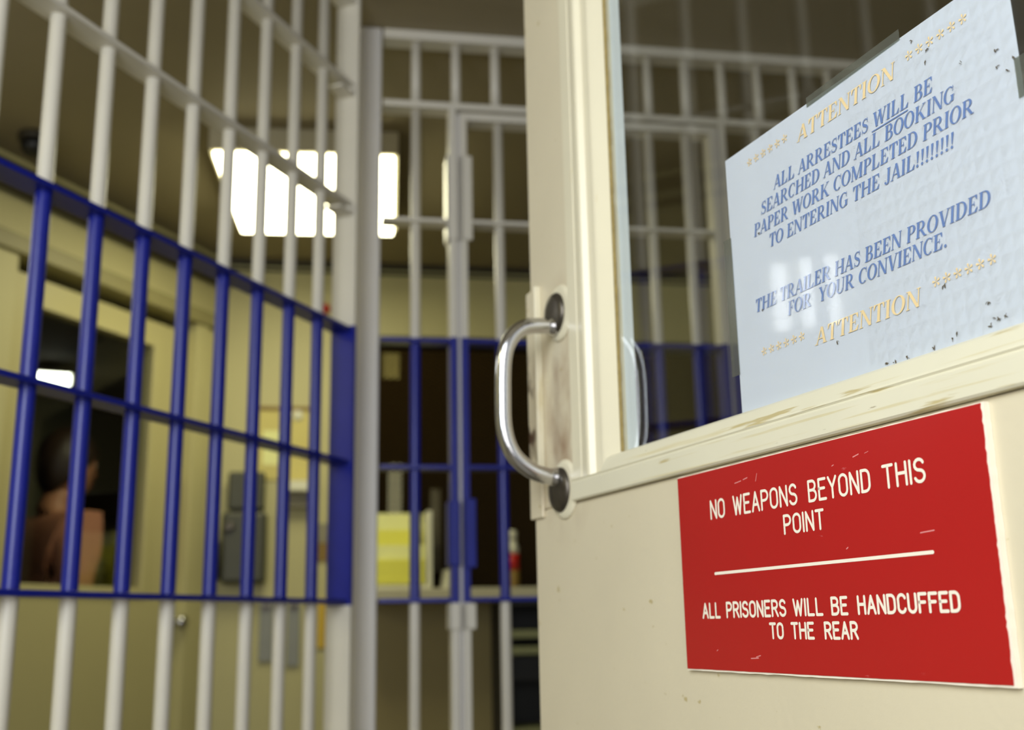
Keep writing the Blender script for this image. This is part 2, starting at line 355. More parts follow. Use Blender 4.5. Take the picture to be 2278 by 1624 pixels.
G = {   # engraver's single-stroke capitals, width ~.56 for height 1
 'A': [[(0, 0), (.28, 1), (.56, 0)], [(.1, .34), (.46, .34)]],
 'B': [[(0, 0), (0, 1), (.28, 1)]+arcp(.28, .77, .22, .23, 90, -90)+[(0, .54)], [(.28, .54)]+arcp(.28, .27, .26, .27, 90, -90)+[(0, 0)]],
 'C': [arcp(.28, .72, .26, .28, 20, 180)+arcp(.28, .28, .26, .28, 180, 340)],
 'D': [[(0, 0), (0, 1), (.24, 1)]+arcp(.24, .72, .28, .28, 90, 0)+arcp(.24, .28, .28, .28, 0, -90)+[(0, 0)]],
 'E': [[(.48, 1), (0, 1), (0, 0), (.48, 0)], [(0, .54), (.4, .54)]],
 'F': [[(.48, 1), (0, 1), (0, 0)], [(0, .54), (.4, .54)]],
 'H': [[(0, 0), (0, 1)], [(.52, 0), (.52, 1)], [(0, .54), (.52, .54)]],
 'I': [[(.0, 0), (.0, 1)]],
 'L': [[(0, 1), (0, 0), (.44, 0)]],
 'N': [[(0, 0), (0, 1), (.52, 0), (.52, 1)]],
 'O': [arcp(.27, .72, .27, .28, 0, 180)+arcp(.27, .28, .27, .28, 180, 360)+[(.54, .72)]],
 'P': [[(0, 0), (0, 1), (.26, 1)]+arcp(.26, .74, .26, .26, 90, -90)+[(0, .48)]],
 'R': [[(0, 0), (0, 1), (.26, 1)]+arcp(.26, .75, .25, .25, 90, -90)+[(0, .5)], [(.26, .5), (.52, 0)]],
 'S': [arcp(.26, .76, .24, .24, 20, 270)+arcp(.26, .26, .26, .26, 90, -160)],
 'T': [[(0, 1), (.54, 1)], [(.27, 1), (.27, 0)]],
 'U': [[(0, 1), (0, .28)]+arcp(.26, .28, .26, .28, 180, 360)+[(.52, 1)]],
 'W': [[(0, 1), (.18, 0), (.36, .9), (.54, 0), (.72, 1)]],
 'Y': [[(0, 1), (.27, .5), (.54, 1)], [(.27, .5), (.27, 0)]],
}
GW = {c: max(q[0] for s_ in g for q in s_) for c, g in G.items()}
def engrave(mb, word, x0, x1, z, h, y, w):
    gap = .24; tot = sum(GW[c] for c in word)+gap*(len(word)-1)
    sx = (x1-x0-w)/tot; x = x0+w/2
    for c in word:
        for s_ in G[c]: strokes(mb, s_, w, y, (x, z), sx, h)
        x += (GW[c]+gap)*sx
sign = thing('warning_sign', 'red engraved plastic sign screwed flat on the cream door', 'sign', world(DOOR_O, DOOR_A, .505, 0, .9612), DOOR_A)
sign['label'] = 'red sign with white engraved warning letters on the cream door'
ox, oz = .505, .9612
def sbox(x0, x1, z0, z1, y0, y1):
    return MB().box(x0-ox, x1-ox, y0, y1, z0-oz, z1-oz)
# white core with chipped edges
random.seed(11)
core = MB()
outl = []
n1 = 46
x0, x1, z0, z1 = .3288, .6822, .9612, 1.1238
for k in range(n1): outl.append((x0+(x1-x0)*k/n1, z0+random.uniform(-.0002, .0003)))
for k in range(30): outl.append((x1+random.uniform(-.0003, .0002), z0+(z1-z0)*k/30))
for k in range(n1): outl.append((x1+(x0-x1)*k/n1, z1+random.uniform(-.0003, .0002)))
for k in range(30): outl.append((x0+random.uniform(-.0002, .0002), z1+(z0-z1)*k/30))
core.prism([(a-ox, b-oz) for a, b in outl], -.0001, -.0042, lambda q, a: (q[0], a, q[1]))
core.build('white_core_plate', m_core, sign, label='white chipped core edge of the sign')
red = MB(); outl = []
x0, x1, z0, z1 = .3292, .6800, .9626, 1.1230
for k in range(n1): outl.append((x0+(x1-x0)*k/n1, z0+random.uniform(-.0001, .0001)))
for k in range(60): outl.append((x1+random.choice((0, 0, .0001, -.0002, -.0006)), z0+(z1-z0)*k/60))
outl += [(x1, z1), (x0, z1)]
red.prism([(a-ox, b-oz) for a, b in outl], -.0040, -.0048, lambda q, a: (q[0], a, q[1]))
red.build('red_face', m_red, sign)
YL = -.0050; PW = .0021
rows = [
 (1.0824, .0162, [('NO', .3796, .4018), ('WEAPONS', .4135, .4983), ('BEYOND', .5109, .5786), ('THIS', .5903, .6299)]),
 (1.0620, .0150, [('POINT', .4788, .5270)]),
 (1.0029, .0130, [('ALL', .3585, .3858), ('PRISONERS', .3944, .4746), ('WILL', .4827, .5174), ('BE', .5263, .5444), ('HANDCUFFED', .5541, .6473)]),
 (.9868, .0124, [('TO', .4516, .4696), ('THE', .4784, .5057), ('REAR', .5168, .5529)])]
for z, h, words in rows:
    mb = MB()
    for wd, a, b in words: engrave(mb, wd, a-ox, b-ox, z-oz+PW/2, h-PW, YL, PW)
    mb.build('engraved_lettering', m_core, sign, recalc=False, label='white engraved line reading '+' '.join(q[0] for q in words))
mb = MB(); strokes(mb, [(.3815-ox, 1.0387-oz), (.629-ox, 1.0395-oz)], .0023, YL, (0, 0), 1, 1); mb.build('engraved_rule', m_core, sign, recalc=False)
# scuffs on the red face
random.seed(5); m_scuff = mat('pink_scuff', srgb(222, 140, 138), .5)
for (a, b, L, an) in ((.447, 1.1062, .006, 1.2), (.418, 1.108, .009, .1), (.43, 1.1094, .006, .15), (.425, .9725, .010, .05), (.432, .9737, .006, .2), (.563, 1.108, .006, .2), (.575, 1.1088, .004, .2), (.377, .9775, .002, .5), (.548, 1.047, .002, .5), (.54, 1.105, .002, .3), (.62, 1.052, .012, .05)):
    mb = MB(); strokes(mb, [(a-ox, b-oz), (a-ox+L*cos(an), b-oz+L*sin(an))], random.uniform(.0003, .0008), -.00492, (0, 0), 1, 1)
    mb.build('scuff_mark', m_scuff, sign, recalc=False)

# ------------------------------------------------------------------ paper notice (printed serif letters)
class Glyphs:
    def __init__(s, mb, y): s.mb = mb; s.y = y
    def put(s, pts):
        s.n = getattr(s, 'n', 0)+1
        q = [s.f(p) for p in pts]; s.mb.face([(a, b-4e-6*s.n, c) for a, b, c in q])
    def stem(s, x0, z0, x1, z1, w): s.put([(x0-w/2, z0), (x0+w/2, z0), (x1+w/2, z1), (x1-w/2, z1)])
    def hb(s, x0, x1, z, h): s.put([(x0, z-h/2), (x1, z-h/2), (x1, z+h/2), (x0, z+h/2)])
    def sf(s, x, top=False, half=.17):
        if top: s.put([(x-half, 1), (x-half, .955), (x+half, .955), (x+half, 1)])
        else: s.put([(x-half, 0), (x+half, 0), (x+half, .045), (x-half, .045)])
    def arc(s, cx, cz, rx, rz, a0, a1, wt, wn, n=16):
        for k in range(n):
            a, b = R(a0+(a1-a0)*k/n), R(a0+(a1-a0)*(k+1)/n)
            s.put([(cx+rx*cos(a), cz+rz*sin(a)), (cx+(rx-wt)*cos(a), cz+(rz-wn)*sin(a)), (cx+(rx-wt)*cos(b), cz+(rz-wn)*sin(b)), (cx+rx*cos(b), cz+rz*sin(b))])
    def poly(s, pts): s.put(pts)
    def S_(s):
        c = arcp(.37, .745, .22, .205, 35, 250, 12)+arcp(.37, .265, .23, .225, 75, -150, 12)
        n = len(c)
        for i in range(n-1):
            def nw(k):
                t = k/(n-1); w = .055+.12*math.exp(-((t-.5)/.22)**2)
                a = c[max(k-1, 0)]; b = c[min(k+1, n-1)]; dx, dz = b[0]-a[0], b[1]-a[1]; L = math.hypot(dx, dz) or 1
                return (-dz/L*w/2, dx/L*w/2)
            n0, n1_ = nw(i), nw(i+1)
            s.put([(c[i][0]+n0[0], c[i][1]+n0[1]), (c[i][0]-n0[0], c[i][1]-n0[1]), (c[i+1][0]-n1_[0], c[i+1][1]-n1_[1]), (c[i+1][0]+n1_[0], c[i+1][1]+n1_[1])])
        s.put([(.55, .70), (.60, .70), (.60, 1.0), (.56, 1.0)]); s.put([(.10, .0), (.14, .0), (.15, .30), (.10, .30)])
    def glyph(s, c):
        st, th, TH = s.stem, s.hb, .19
        tn = .07
        if c == 'A': st(.12, 0, .46, 1, tn); st(.78, 0, .47, 1, TH); th(.24, .68, .33, .055); s.sf(.12, half=.13); s.sf(.78); return .94
        if c in 'BPRD':
            st(.22, 0, .22, 1, TH); th(.04, .48, .975, .05)
            if c == 'B': th(.04, .5, .025, .05); th(.22, .5, .52, .05); s.arc(.45, .755, .28, .245, -90, 90, .17, .05); s.arc(.47, .265, .33, .265, -90, 90, .18, .05); return .86
            if c == 'D': th(.04, .44, .025, .05); s.arc(.42, .5, .5, .5, -90, 90, .19, .05); return .98
            s.sf(.22); th(.22, .46, .485, .05); s.arc(.45, .735, .33, .265, -90, 90, .18, .05)
            if c == 'P': return .82
            st(.46, .49, .84, 0, TH); s.sf(.90, half=.1); return 1.0
        if c in 'EFL':
            st(.22, 0, .22, 1, TH)
            if c != 'L':
                th(.04, .72, .975, .05); th(.22, .52, .52, .05); s.poly([(.50, .38), (.545, .38), (.545, .66), (.50, .66)]); s.poly([(.55, .96), (.72, .96), (.74, .72), (.70, .72)])
            else: s.sf(.22, True, .18)
            if c == 'F': s.sf(.22); return .78
            th(.04, .74, .025, .05); s.poly([(.55, .04), (.73, .04), (.79, .30), (.74, .30)]); return .84
        if c in 'CG':
            s.arc(.48, .5, .44, .51, 52, 312, .18, .05, 24); s.poly([(.74, .66), (.79, .66), (.80, 1.0), (.76, 1.0)])
            if c == 'C': s.poly([(.76, .12), (.80, .18), (.83, .26), (.78, .2)]); return .88
            st(.77, .06, .77, .42, .18); s.poly([(.60, .40), (.94, .40), (.94, .445), (.60, .445)]); return 1.0
        if c == 'H':
            st(.22, 0, .22, 1, TH); st(.84, 0, .84, 1, TH); th(.22, .84, .51, .055)
            for x in (.22, .84): s.sf(x); s.sf(x, True)
            return 1.06
        if c == 'I': st(.22, 0, .22, 1, TH); s.sf(.22); s.sf(.22, True); return .46
        if c == 'J': st(.40, .2, .40, 1, TH); s.sf(.40, True); s.arc(.26, .2, .235, .24, 190, 360, .17, .06); return .62
        if c == 'K':
            st(.22, 0, .22, 1, TH); st(.30, .42, .82, 1, tn); st(.46, .56, .86, 0, TH); s.sf(.22); s.sf(.22, True); s.sf(.80, True, .15); s.sf(.86); return 1.04
        if c == 'N': st(.16, 0, .16, 1, tn); st(.18, 1, .82, 0, TH); st(.84, 0, .84, 1, tn); s.sf(.16, half=.12); s.sf(.14, True, .12); s.sf(.84, True, .13); return 1.0
        if c == 'M': st(.16, 0, .16, 1, tn); st(.20, 1, .60, .02, TH); st(.60, .02, 1.0, 1, tn); st(1.02, 0, 1.02, 1, TH); s.sf(.16, half=.12); s.sf(1.02); s.sf(.14, True, .12); s.sf(1.04, True, .14); return 1.26
        if c == 'O': s.arc(.48, .5, .46, .515, 0, 360, .19, .05, 32); return .98
        if c == 'S': s.S_(); return .72
        if c == 'T': st(.42, 0, .42, 1, TH); th(.04, .80, .975, .05); s.poly([(.04, .97), (.04, .70), (.08, .70), (.20, .97)]); s.poly([(.80, .97), (.80, .70), (.76, .70), (.64, .97)]); s.sf(.42); return .84
        if c == 'U': st(.22, .3, .22, 1, TH); st(.80, .3, .80, 1, tn); s.arc(.48, .3, .355, .315, 180, 360, .13, .07); s.sf(.22, True); s.sf(.80, True, .13); return .98
        if c == 'V': st(.16, 1, .48, 0, TH); st(.48, 0, .80, 1, tn); s.sf(.17, True); s.sf(.80, True, .13); return .92
        if c == 'W': st(.16, 1, .42, 0, TH); st(.42, 0, .68, 1, tn); st(.66, 1, .92, 0, TH); st(.92, 0, 1.18, 1, tn); s.sf(.17, True); s.sf(.67, True); s.sf(1.18, True, .12); return 1.3
        if c == 'Y': st(.16, 1, .46, .44, TH); st(.47, .44, .80, 1, tn); st(.46, 0, .46, .48, TH); s.sf(.46); s.sf(.17, True); s.sf(.80, True, .13); return .9
        if c == '!': s.poly([(.17, .27), (.23, .27), (.30, .98), (.10, .98)]); s.arc(.2, .09, .095, .095, 0, 360, .094, .094, 12); return .42
        if c == '.': s.arc(.2, .09, .1, .1, 0, 360, .099, .099, 12); return .4
        if c == ' ': return .42
        return .5
GLW = {}
def gwidth(c):
    if c not in GLW:
        b = MB(); g = Glyphs(b, 0); g.f = lambda q: (q[0], 0, q[1]); GLW[c] = g.glyph(c); b.bm.free()
    return GLW[c]
def serif_line(mb, text, x0, x1, z, cap, y, slant=.20):
    tot = sum(gwidth(c) for c in text); sx = (x1-x0)/tot; x = x0; pos = []
    for c in text:
        g = Glyphs(mb, y); g.f = (lambda xx: lambda q: (xx+q[0]*sx+q[1]*cap*slant, y, z+q[1]*cap))(x)
        pos.append(x); g.glyph(c); x += gwidth(c)*sx
    return pos+[x]
def asterisk(mb, x, z, r, y):
    for k in range(5):
        a = pi/2+2*pi*k/5+.15
        d = (cos(a)*r, sin(a)*r); nx, nz = -sin(a)*r*.22, cos(a)*r*.22
        mb.face([(x, y, z), (x+d[0]*.8+nx, y, z+d[1]*.8+nz), (x+d[0], y, z+d[1]), (x+d[0]*.8-nx, y, z+d[1]*.8-nz)])
PX, PZ = .5665, 1.1675
notice = thing('paper_notice', 'white paper notice with blue and gold capitals behind the door glazing', 'notice', world(DOOR_O, DOOR_A, PX, 0, PZ), DOOR_A)
notice['label'] = 'white paper notice with blue and gold lettering taped on the door glass'
sh = MB(); nx_, nz_ = 30, 20
a0, a1, b0, b1 = .4095-PX, .7235-PX, 1.1675-PZ, 1.3915-PZ
YS = .0126
def wav(u_, v_): return -.00025*sin(u_*7+v_*2)-.00025*sin(v_*5+u_*3)*v_
grid = [[sh.bm.verts.new((a0+(a1-a0)*i/nx_ + (.0018*math.sin(pi*j/nz_) if i == nx_ else 0), YS+0*wav(i/nx_, j/nz_), b0+(b1-b0)*j/nz_)) for j in range(nz_+1)] for i in range(nx_+1)]
for i in range(nx_):
    for j in range(nz_): sh.bm.faces.new((grid[i][j], grid[i+1][j], grid[i+1][j+1], grid[i][j+1]))
bmesh.ops.solidify(sh.bm, geom=sh.bm.faces[:], thickness=.0004)
sh.build('paper_sheet', m_paper, notice)
YT = .0119
def text_part(txt, x0, x1, z, cap, m, **k):
    mb = MB(); pos = serif_line(mb, txt, x0-PX, x1-PX, z-PZ, cap, YT, **k)
    if 'WILL' in txt:
        i = txt.index('WILL'); z_ = z-PZ-.0022
        mb.face([(pos[i]-.001, YT, z_-.0004), (pos[i+4]-.001, YT, z_-.0004), (pos[i+4]-.001, YT, z_+.0004), (pos[i]-.001, YT, z_+.0004)])
    mb.build('printed_line', m, notice, recalc=False, label=('gold' if m is m_gold else 'blue')+' printed line reading '+txt.replace('  ', ' '))
text_part('ATTENTION', .5101, .6215, 1.3651, .0122, m_gold)
text_part('ALL ARRESTEES WILL BE', .4754, .6545, 1.3391, .0107, m_ink)
text_part('SEARCHED AND ALL BOOKING', .4558, .6725, 1.3243, .0108, m_ink)
text_part('PAPER WORK COMPLETED PRIOR', .4440, .6865, 1.3091, .0108, m_ink)
text_part('TO ENTERING THE JAIL!!!!!!!!', .4635, .6675, 1.2937, .0108, m_ink)
text_part('THE TRAILER HAS BEEN PROVIDED', .4385, .6905, 1.2456, .0108, m_ink)
text_part('FOR  YOUR CONVIENCE.', .4810, .6522, 1.2318, .0108, m_ink)
text_part('ATTENTION', .5116, .6230, 1.2003, .0124, m_gold)
for (xa, xb, z) in ((.4458, .4950, 1.3740), (.6372, .6867, 1.3730), (.4470, .4964, 1.2100), (.6390, .6862, 1.2106)):
    mb = MB()
    for k in range(6): asterisk(mb, xa+(xb-xa)*k/5-PX, z-PZ+.0015, .0037, YT)
    mb.build('printed_asterisks', m_gold, notice, recalc=False, label='row of six gold printed asterisks')
# tape
def tape(x0, x1, z0, z1, label, tilt=0):
    cx_, cz_ = (x0+x1)/2, z0
    b = MB(); h = (z1-z0); wd = (x1-x0)/2
    b.hexa([(-wd, .0117, -tilt), (wd, .0117, tilt), (wd, .0121, tilt), (-wd, .0121, -tilt), (-wd, .0117, h-tilt), (wd, .0117, h+tilt), (wd, .0121, h+tilt), (-wd, .0121, h-tilt)])
    o = b.build('adhesive_tape', m_tape); place(o, world(DOOR_O, DOOR_A, cx_, 0, cz_), DOOR_A); tag(o, label, 'tape', 'tape strips on the notice')
# the tape reaches from the sheet onto the glass: lies just clear of both
tape(.5258, .6302, 1.3890, 1.3970, 'grey translucent tape strip along the top edge of the paper notice', .001)
tape(.4000, .4110, 1.200, 1.320, 'narrow dark tape strip along the left edge of the paper notice')
tape(.7215, .735, 1.302, 1.328, 'short tape tab at the right edge of the paper notice')
# dirt flecks
random.seed(21); fk = MB()
spots = [(.6513, 1.1733), (.647, 1.1712), (.631, 1.1694), (.5854, 1.1696), (.6829, 1.1757), (.6908, 1.1747), (.6861, 1.1737), (.5374, 1.1968), (.6792, 1.1863), (.6406, 1.3829), (.6541, 1.3694), (.652, 1.3612), (.6806, 1.3465), (.7096, 1.3401), (.7086, 1.3291), (.7159, 1.3236), (.7213, 1.3287), (.4519, 1.3099), (.4485, 1.2455), (.6454, 1.207), (.607, 1.1692), (.594, 1.1691), (.679, 1.1722)]
for (a, b) in spots:
    for k in range(random.choice((2, 3, 3))):
        an = random.uniform(0, pi); L = random.uniform(.0005, .0018); w_ = random.uniform(.0002, .0005)
        cx_, cz_ = a-.6+random.uniform(-.0012, .0012), b-1.17+random.uniform(-.0008, .0008)
        fk.tube([(cx_-L*cos(an), .0118, cz_-L*sin(an)), (cx_, .0115, cz_+.0003), (cx_+L*cos(an), .0118, cz_+L*sin(an))], [w_*.4, w_, w_*.4], 6)
o = fk.build('dirt_flecks', m_fleck, notice, label='tiny black dirt flecks scattered over the paper'); o.location = (.6-PX, 0, 1.17-PZ); o['kind'] = 'stuff'

# ------------------------------------------------------------------ left barred partition
BR = .0127
def bar_mesh(z0, zb0, zb1, z1, r=BR):
    mb = MB(); rings = []
    for z in (z0, zb0, zb1, z1): rings.append([mb.bm.verts.new((r*cos(2*pi*k/20), r*sin(2*pi*k/20), z)) for k in range(20)])
    for i in range(3):
        for k in range(20):
            f = mb.bm.faces.new((rings[i][k], rings[i][(k+1) % 20], rings[i+1][(k+1) % 20], rings[i+1][k])); f.smooth = True; f.material_index = 1 if i == 1 else 0
    mb.bm.faces.new(rings[0][::-1]); mb.bm.faces.new(rings[-1]); return mb
def flat(x0, x1, z, m, parent, th=.0092, wd=.050, label=None):
    mb = MB(); mb.box(x0, x1, -wd/2, wd/2, z-th/2, z+th/2); return mb.build('crossbar', m, parent, bevel=.0012, label=label)
ZL = [.12, .43, .745, 1.058, 1.360, 1.664, 1.964, 2.266, 2.490]
lg = thing('barred_partition', 'nearest barred partition on the left with a blue band and white bars', 'barred partition', LEFT_O, LEFT_A)
S_END = .906
first = None
for k in range(-9, 8):
    if first is None:
        first = bar_mesh(.01, 1.058, 1.664, 2.505).build('bar', [m_white, m_blue], lg); first.location = (.1143*k, 0, 0)
    else: dupmesh(first, lg, (.1143*k, 0, 0))
for z in ZL:
    b = z in (1.058, 1.360, 1.664)
    flat(-1.12, S_END, z, m_blue if b else m_white, lg, label='blue crossbar' if b else None)
def stile_mesh(x0, x1, y0, y1, cuts):
    mb = MB()
    for (za, zb, mi) in cuts: mb.mi = mi; mb.box(x0, x1, y0, y1, za, zb)
    return mb
stile_mesh(S_END-.0005, S_END+.0085, -.0335, .027, ((.0, 1.050, 0), (1.050, 1.672, 1), (1.672, 2.51, 0))).build('end_stile', [m_white, m_blue], lg, label='flat end stile, blue between the blue rails')
for z in (1.964, 2.266):
    mb = MB(); mb.box(S_END-.062, S_END-.0005, -.026, .014, z-.026, z-.0195); mb.box(S_END-.010, S_END-.0005, -.026, .014, z-.0195, z-.0046); mb.build('angle_bracket', m_white, lg, bevel=.001)

# ------------------------------------------------------------------ corner post and back partition
po = MB(); po.box(-.033, .022, -.030, .028, 0, 2.513)
pst = po.build('steel_post', m_post, bevel=.006); place(pst, world(BACK_O, BACK_A, -.026, 0, 0), BACK_A); tag(pst, 'pale grey steel post between the two barred partitions', 'post')
bg_ = thing('barred_partition', 'far barred partition behind the steel post with gate frame and transom', 'barred partition', BACK_O, BACK_A)
ZBk = [.12, .43, .745, 1.062, 1.371, 1.682, 1.992]
WH, BL = m_white, m_blue
def bpart(name, mb, mats, par, label=None): return mb.build(name, mats, par, bevel=.0012, label=label)
XF = 2.26                                    # right end at the side wall
# fixed narrow panel .. jamb
lowbar = bar_mesh(.01, 1.062, 1.682, 2.305).build('bar', [WH, BL], bg_); lowbar.location = (.085, 0, 0)
for k in range(1, 13): dupmesh(lowbar, bg_, (.905+.104*k, 0, 0))
up = MB(); up.vbar(0, 0, 2.312, 2.50, BR); ub = up.build('bar', WH, bg_); ub.location = (.085, 0, 0)
for k in range(1, 21): dupmesh(ub, bg_, (.085+.104*k, 0, 0))
stile_mesh(.168, .186, -.026, .026, ((0, 1.055, 0), (1.055, 1.69, 1), (1.69, 2.30, 0))).build('gate_jamb', [WH, BL], bg_, bevel=.001)
stile_mesh(.892, .910, -.026, .026, ((0, 1.055, 0), (1.055, 1.69, 1), (1.69, 2.30, 0))).build('gate_jamb', [WH, BL], bg_, bevel=.001)
mb = MB(); mb.box(.1865, .1955, -.012, .012, 0, 2.29); mb.build('gate_stop', m_post, bg_)
mb = MB(); mb.box(.8815, .8915, -.012, .012, 0, 2.29); mb.build('gate_stop', m_post, bg_)
mb = MB(); mb.box(.0, XF, -.027, .027, 2.487, 2.513); mb.build('top_rail', WH, bg_, bevel=.001)
mb = MB(); mb.box(.0, XF, -.026, .026, 2.297, 2.314); mb.build('transom_rail', WH, bg_, bevel=.001)
for z in ZBk:
    m = BL if 1.0 < z < 1.7 else WH
    flat(.0, .168, z, m, bg_, .0095, label='blue crossbar' if m is BL else None); flat(.910, XF, z, m, bg_, .0095, label='blue crossbar' if m is BL else None)
def plate(par, x0, x1, z0, z1, m, name='hinge_plate'):
    mb = MB(); mb.box(x0, x1, -.034, -.0265, z0, z1); mb.box(x0, x0+.006, -.034, .02, z0, z1); mb.build(name, m, par, bevel=.0015)
plate(bg_, .160, .188, 1.94, 2.165, WH); plate(bg_, .160, .188, 1.14, 1.29, BL); plate(bg_, .161, .188, .995, 1.053, WH)

gate = thing('barred_gate', 'tall barred gate hung in the far partition with blue middle band', 'gate', world(BACK_O, BACK_A, .196, 0, 0), BACK_A)
def stg(x0, x1): return stile_mesh(x0, x1, -.026, .026, ((.03, 1.055, 0), (1.055, 1.69, 1), (1.69, 2.288, 0)))
stg(.0, .017).build('gate_stile', [WH, BL], gate, bevel=.001); stg(.668, .685).build('gate_stile', [WH, BL], gate, bevel=.001)
gb = bar_mesh(.04, 1.062, 1.682, 2.272).build('bar', [WH, BL], gate); gb.location = (.102, 0, 0)
for k in range(1, 6): dupmesh(gb, gate, (.102+.1015*k, 0, 0))
mb = MB(); mb.box(.017, .668, -.026, .026, 2.268, 2.288); mb.build('gate_rail', WH, gate, bevel=.001)
for z in ZBk:
    m = BL if 1.0 < z < 1.7 else WH
    flat(.017, .668, z, m, gate, .0095, label='blue crossbar' if m is BL else None)
plate(gate, .001, .029, 1.94, 2.165, WH); plate(gate, .001, .030, 1.135, 1.295, BL, 'lock_plate'); plate(gate, .001, .028, .995, 1.053, WH)

# ------------------------------------------------------------------ windowed office door (background, left)
d2 = thing('door_2', 'yellow cream office door with a dark window seen through the left bars', 'door', world(ROOM_O, LEFT_A, -.19, 0, 0), LEFT_A, kind='structure')
DX = -.19
def dbox(x0, x1, y0, y1, z0, z1): return MB().box(x0-DX, x1-DX, y0, y1, z0, z1)
leaf = dbox(-1.10, -.978, .02, .065, .012, 2.15); leaf.box(-.385-DX, -.195-DX, .02, .065, .012, 2.15); leaf.box(-.978-DX, -.385-DX, .02, .065, .012, 1.155); leaf.box(-.978-DX, -.385-DX, .02, .065, 2.052, 2.15)
leaf.build('door_leaf', m_doorY, d2, bevel=.002)
fr = dbox(-1.0, -.965, .005, .02, 1.135, 2.072); fr.box(-.398-DX, -.363-DX, .005, .02, 1.135, 2.072); fr.box(-.965-DX, -.398-DX, .005, .02, 1.135, 1.158); fr.box(-.965-DX, -.398-DX, .005, .02, 2.049, 2.072)
fr.build('window_bead', m_doorY, d2, bevel=.003)
dbox(-.978, -.385, .040, .045, 1.155, 2.052).build('window_pane', m_glass, d2)
fr = dbox(-.192, -.12, -.030, .10, 0, 2.19); fr.box(-.12-DX, -.035-DX, -.022, .0, 0, 2.19); fr.box(-1.22-DX, -1.105-DX, -.026, .10, 0, 2.19)
fr.build('door_jamb', m_wallY, d2, bevel=.004)
hd = dbox(-1.24, -.07, -.045, .10, 2.185, 2.245); hd.build('door_head', m_trimY, d2, bevel=.004, label='head trim above the door, shade painted olive grey')
kb = MB(); kb.lathe([(.034, 0), (.034, .004), (.03, .008), (.012, .010), (.011, .035), (.020, .040), (.027, .052), (.026, .066), (.016, .074), (.004, .076)], (-.212-DX, .02, 1.037), 'y', 28)
kb.build('door_knob', m_chrome, d2, label='round steel door knob')
dbox(-.232, -.197, .012, .0198, 1.205, 1.56).build('edge_guard', m_brownstrip, d2, bevel=.001, label='brown worn strip on the door edge')
# twin lit wall lamp further back, unseen; shaped for patches mirrored on the notice
w3 = thing('wall_lamp', 'twin pane lit wall lamp high on the yellow wall outside the frame', 'wall lamp', world(ROOM_O, LEFT_A, -2.42, -.0005, 1.88), LEFT_A)
MB().box(-.15, .13, -.03, 0, -.02, .26).build('lamp_body', m_house, w3, bevel=.003)
MB().box(.055, .10, -.042, -.0305, .01, .225).build('narrow_lens', m_lamp, w3, bevel=.003); MB().box(-.10, .012, -.042, -.0305, .01, .230).build('wide_lens', m_lamp, w3, bevel=.003)

# ------------------------------------------------------------------ office things behind the pane
fl = thing('ceiling_light', 'small lit ceiling light inside the dark office behind the window', 'ceiling light', (-2.69, 6.26, H), R(22), 'ceiling lights')
MB().box(-.12, .12, -.15, .15, -.055, -.001).build('housing', m_house, fl, bevel=.004); MB().box(-.105, .105, -.135, .135, -.068, -.055).build('diffuser', m_lens_dim, fl, bevel=.004)
def cab(x0, x1, y0, y1, zt, m, label, name='filing_cabinet', n=4):
    c = thing(name, label, 'cabinet', world(ROOM_O, LEFT_A, (x0+x1)/2, y0, 0), LEFT_A); wd = (x1-x0)/2; dp = y1-y0
    MB().box(-wd, wd, 0, dp, 0, zt).build('body', m, c, bevel=.004)
    for k in range(n):
        z0 = .06+(zt-.1)*k/n; z1 = .06+(zt-.1)*(k+1)/n-.012
        d = MB().box(-wd+.012, wd-.012, -.015, -.0005, z0, z1).build('drawer', m, c, bevel=.003)
        MB().box(-.05, .05, -.032, -.0155, (z0+z1)/2, (z0+z1)/2+.015).build('drawer_handle', m_rose, d, bevel=.002)
    return c
cab(-.12, .155, .52, .95, 1.452, m_cabgreen, 'dark green filing cabinet behind the office window beside the person')
cab(.17, .34, .56, .95, 1.60, m_black, 'taller black narrow cabinet at the right edge of the office window', n=5)

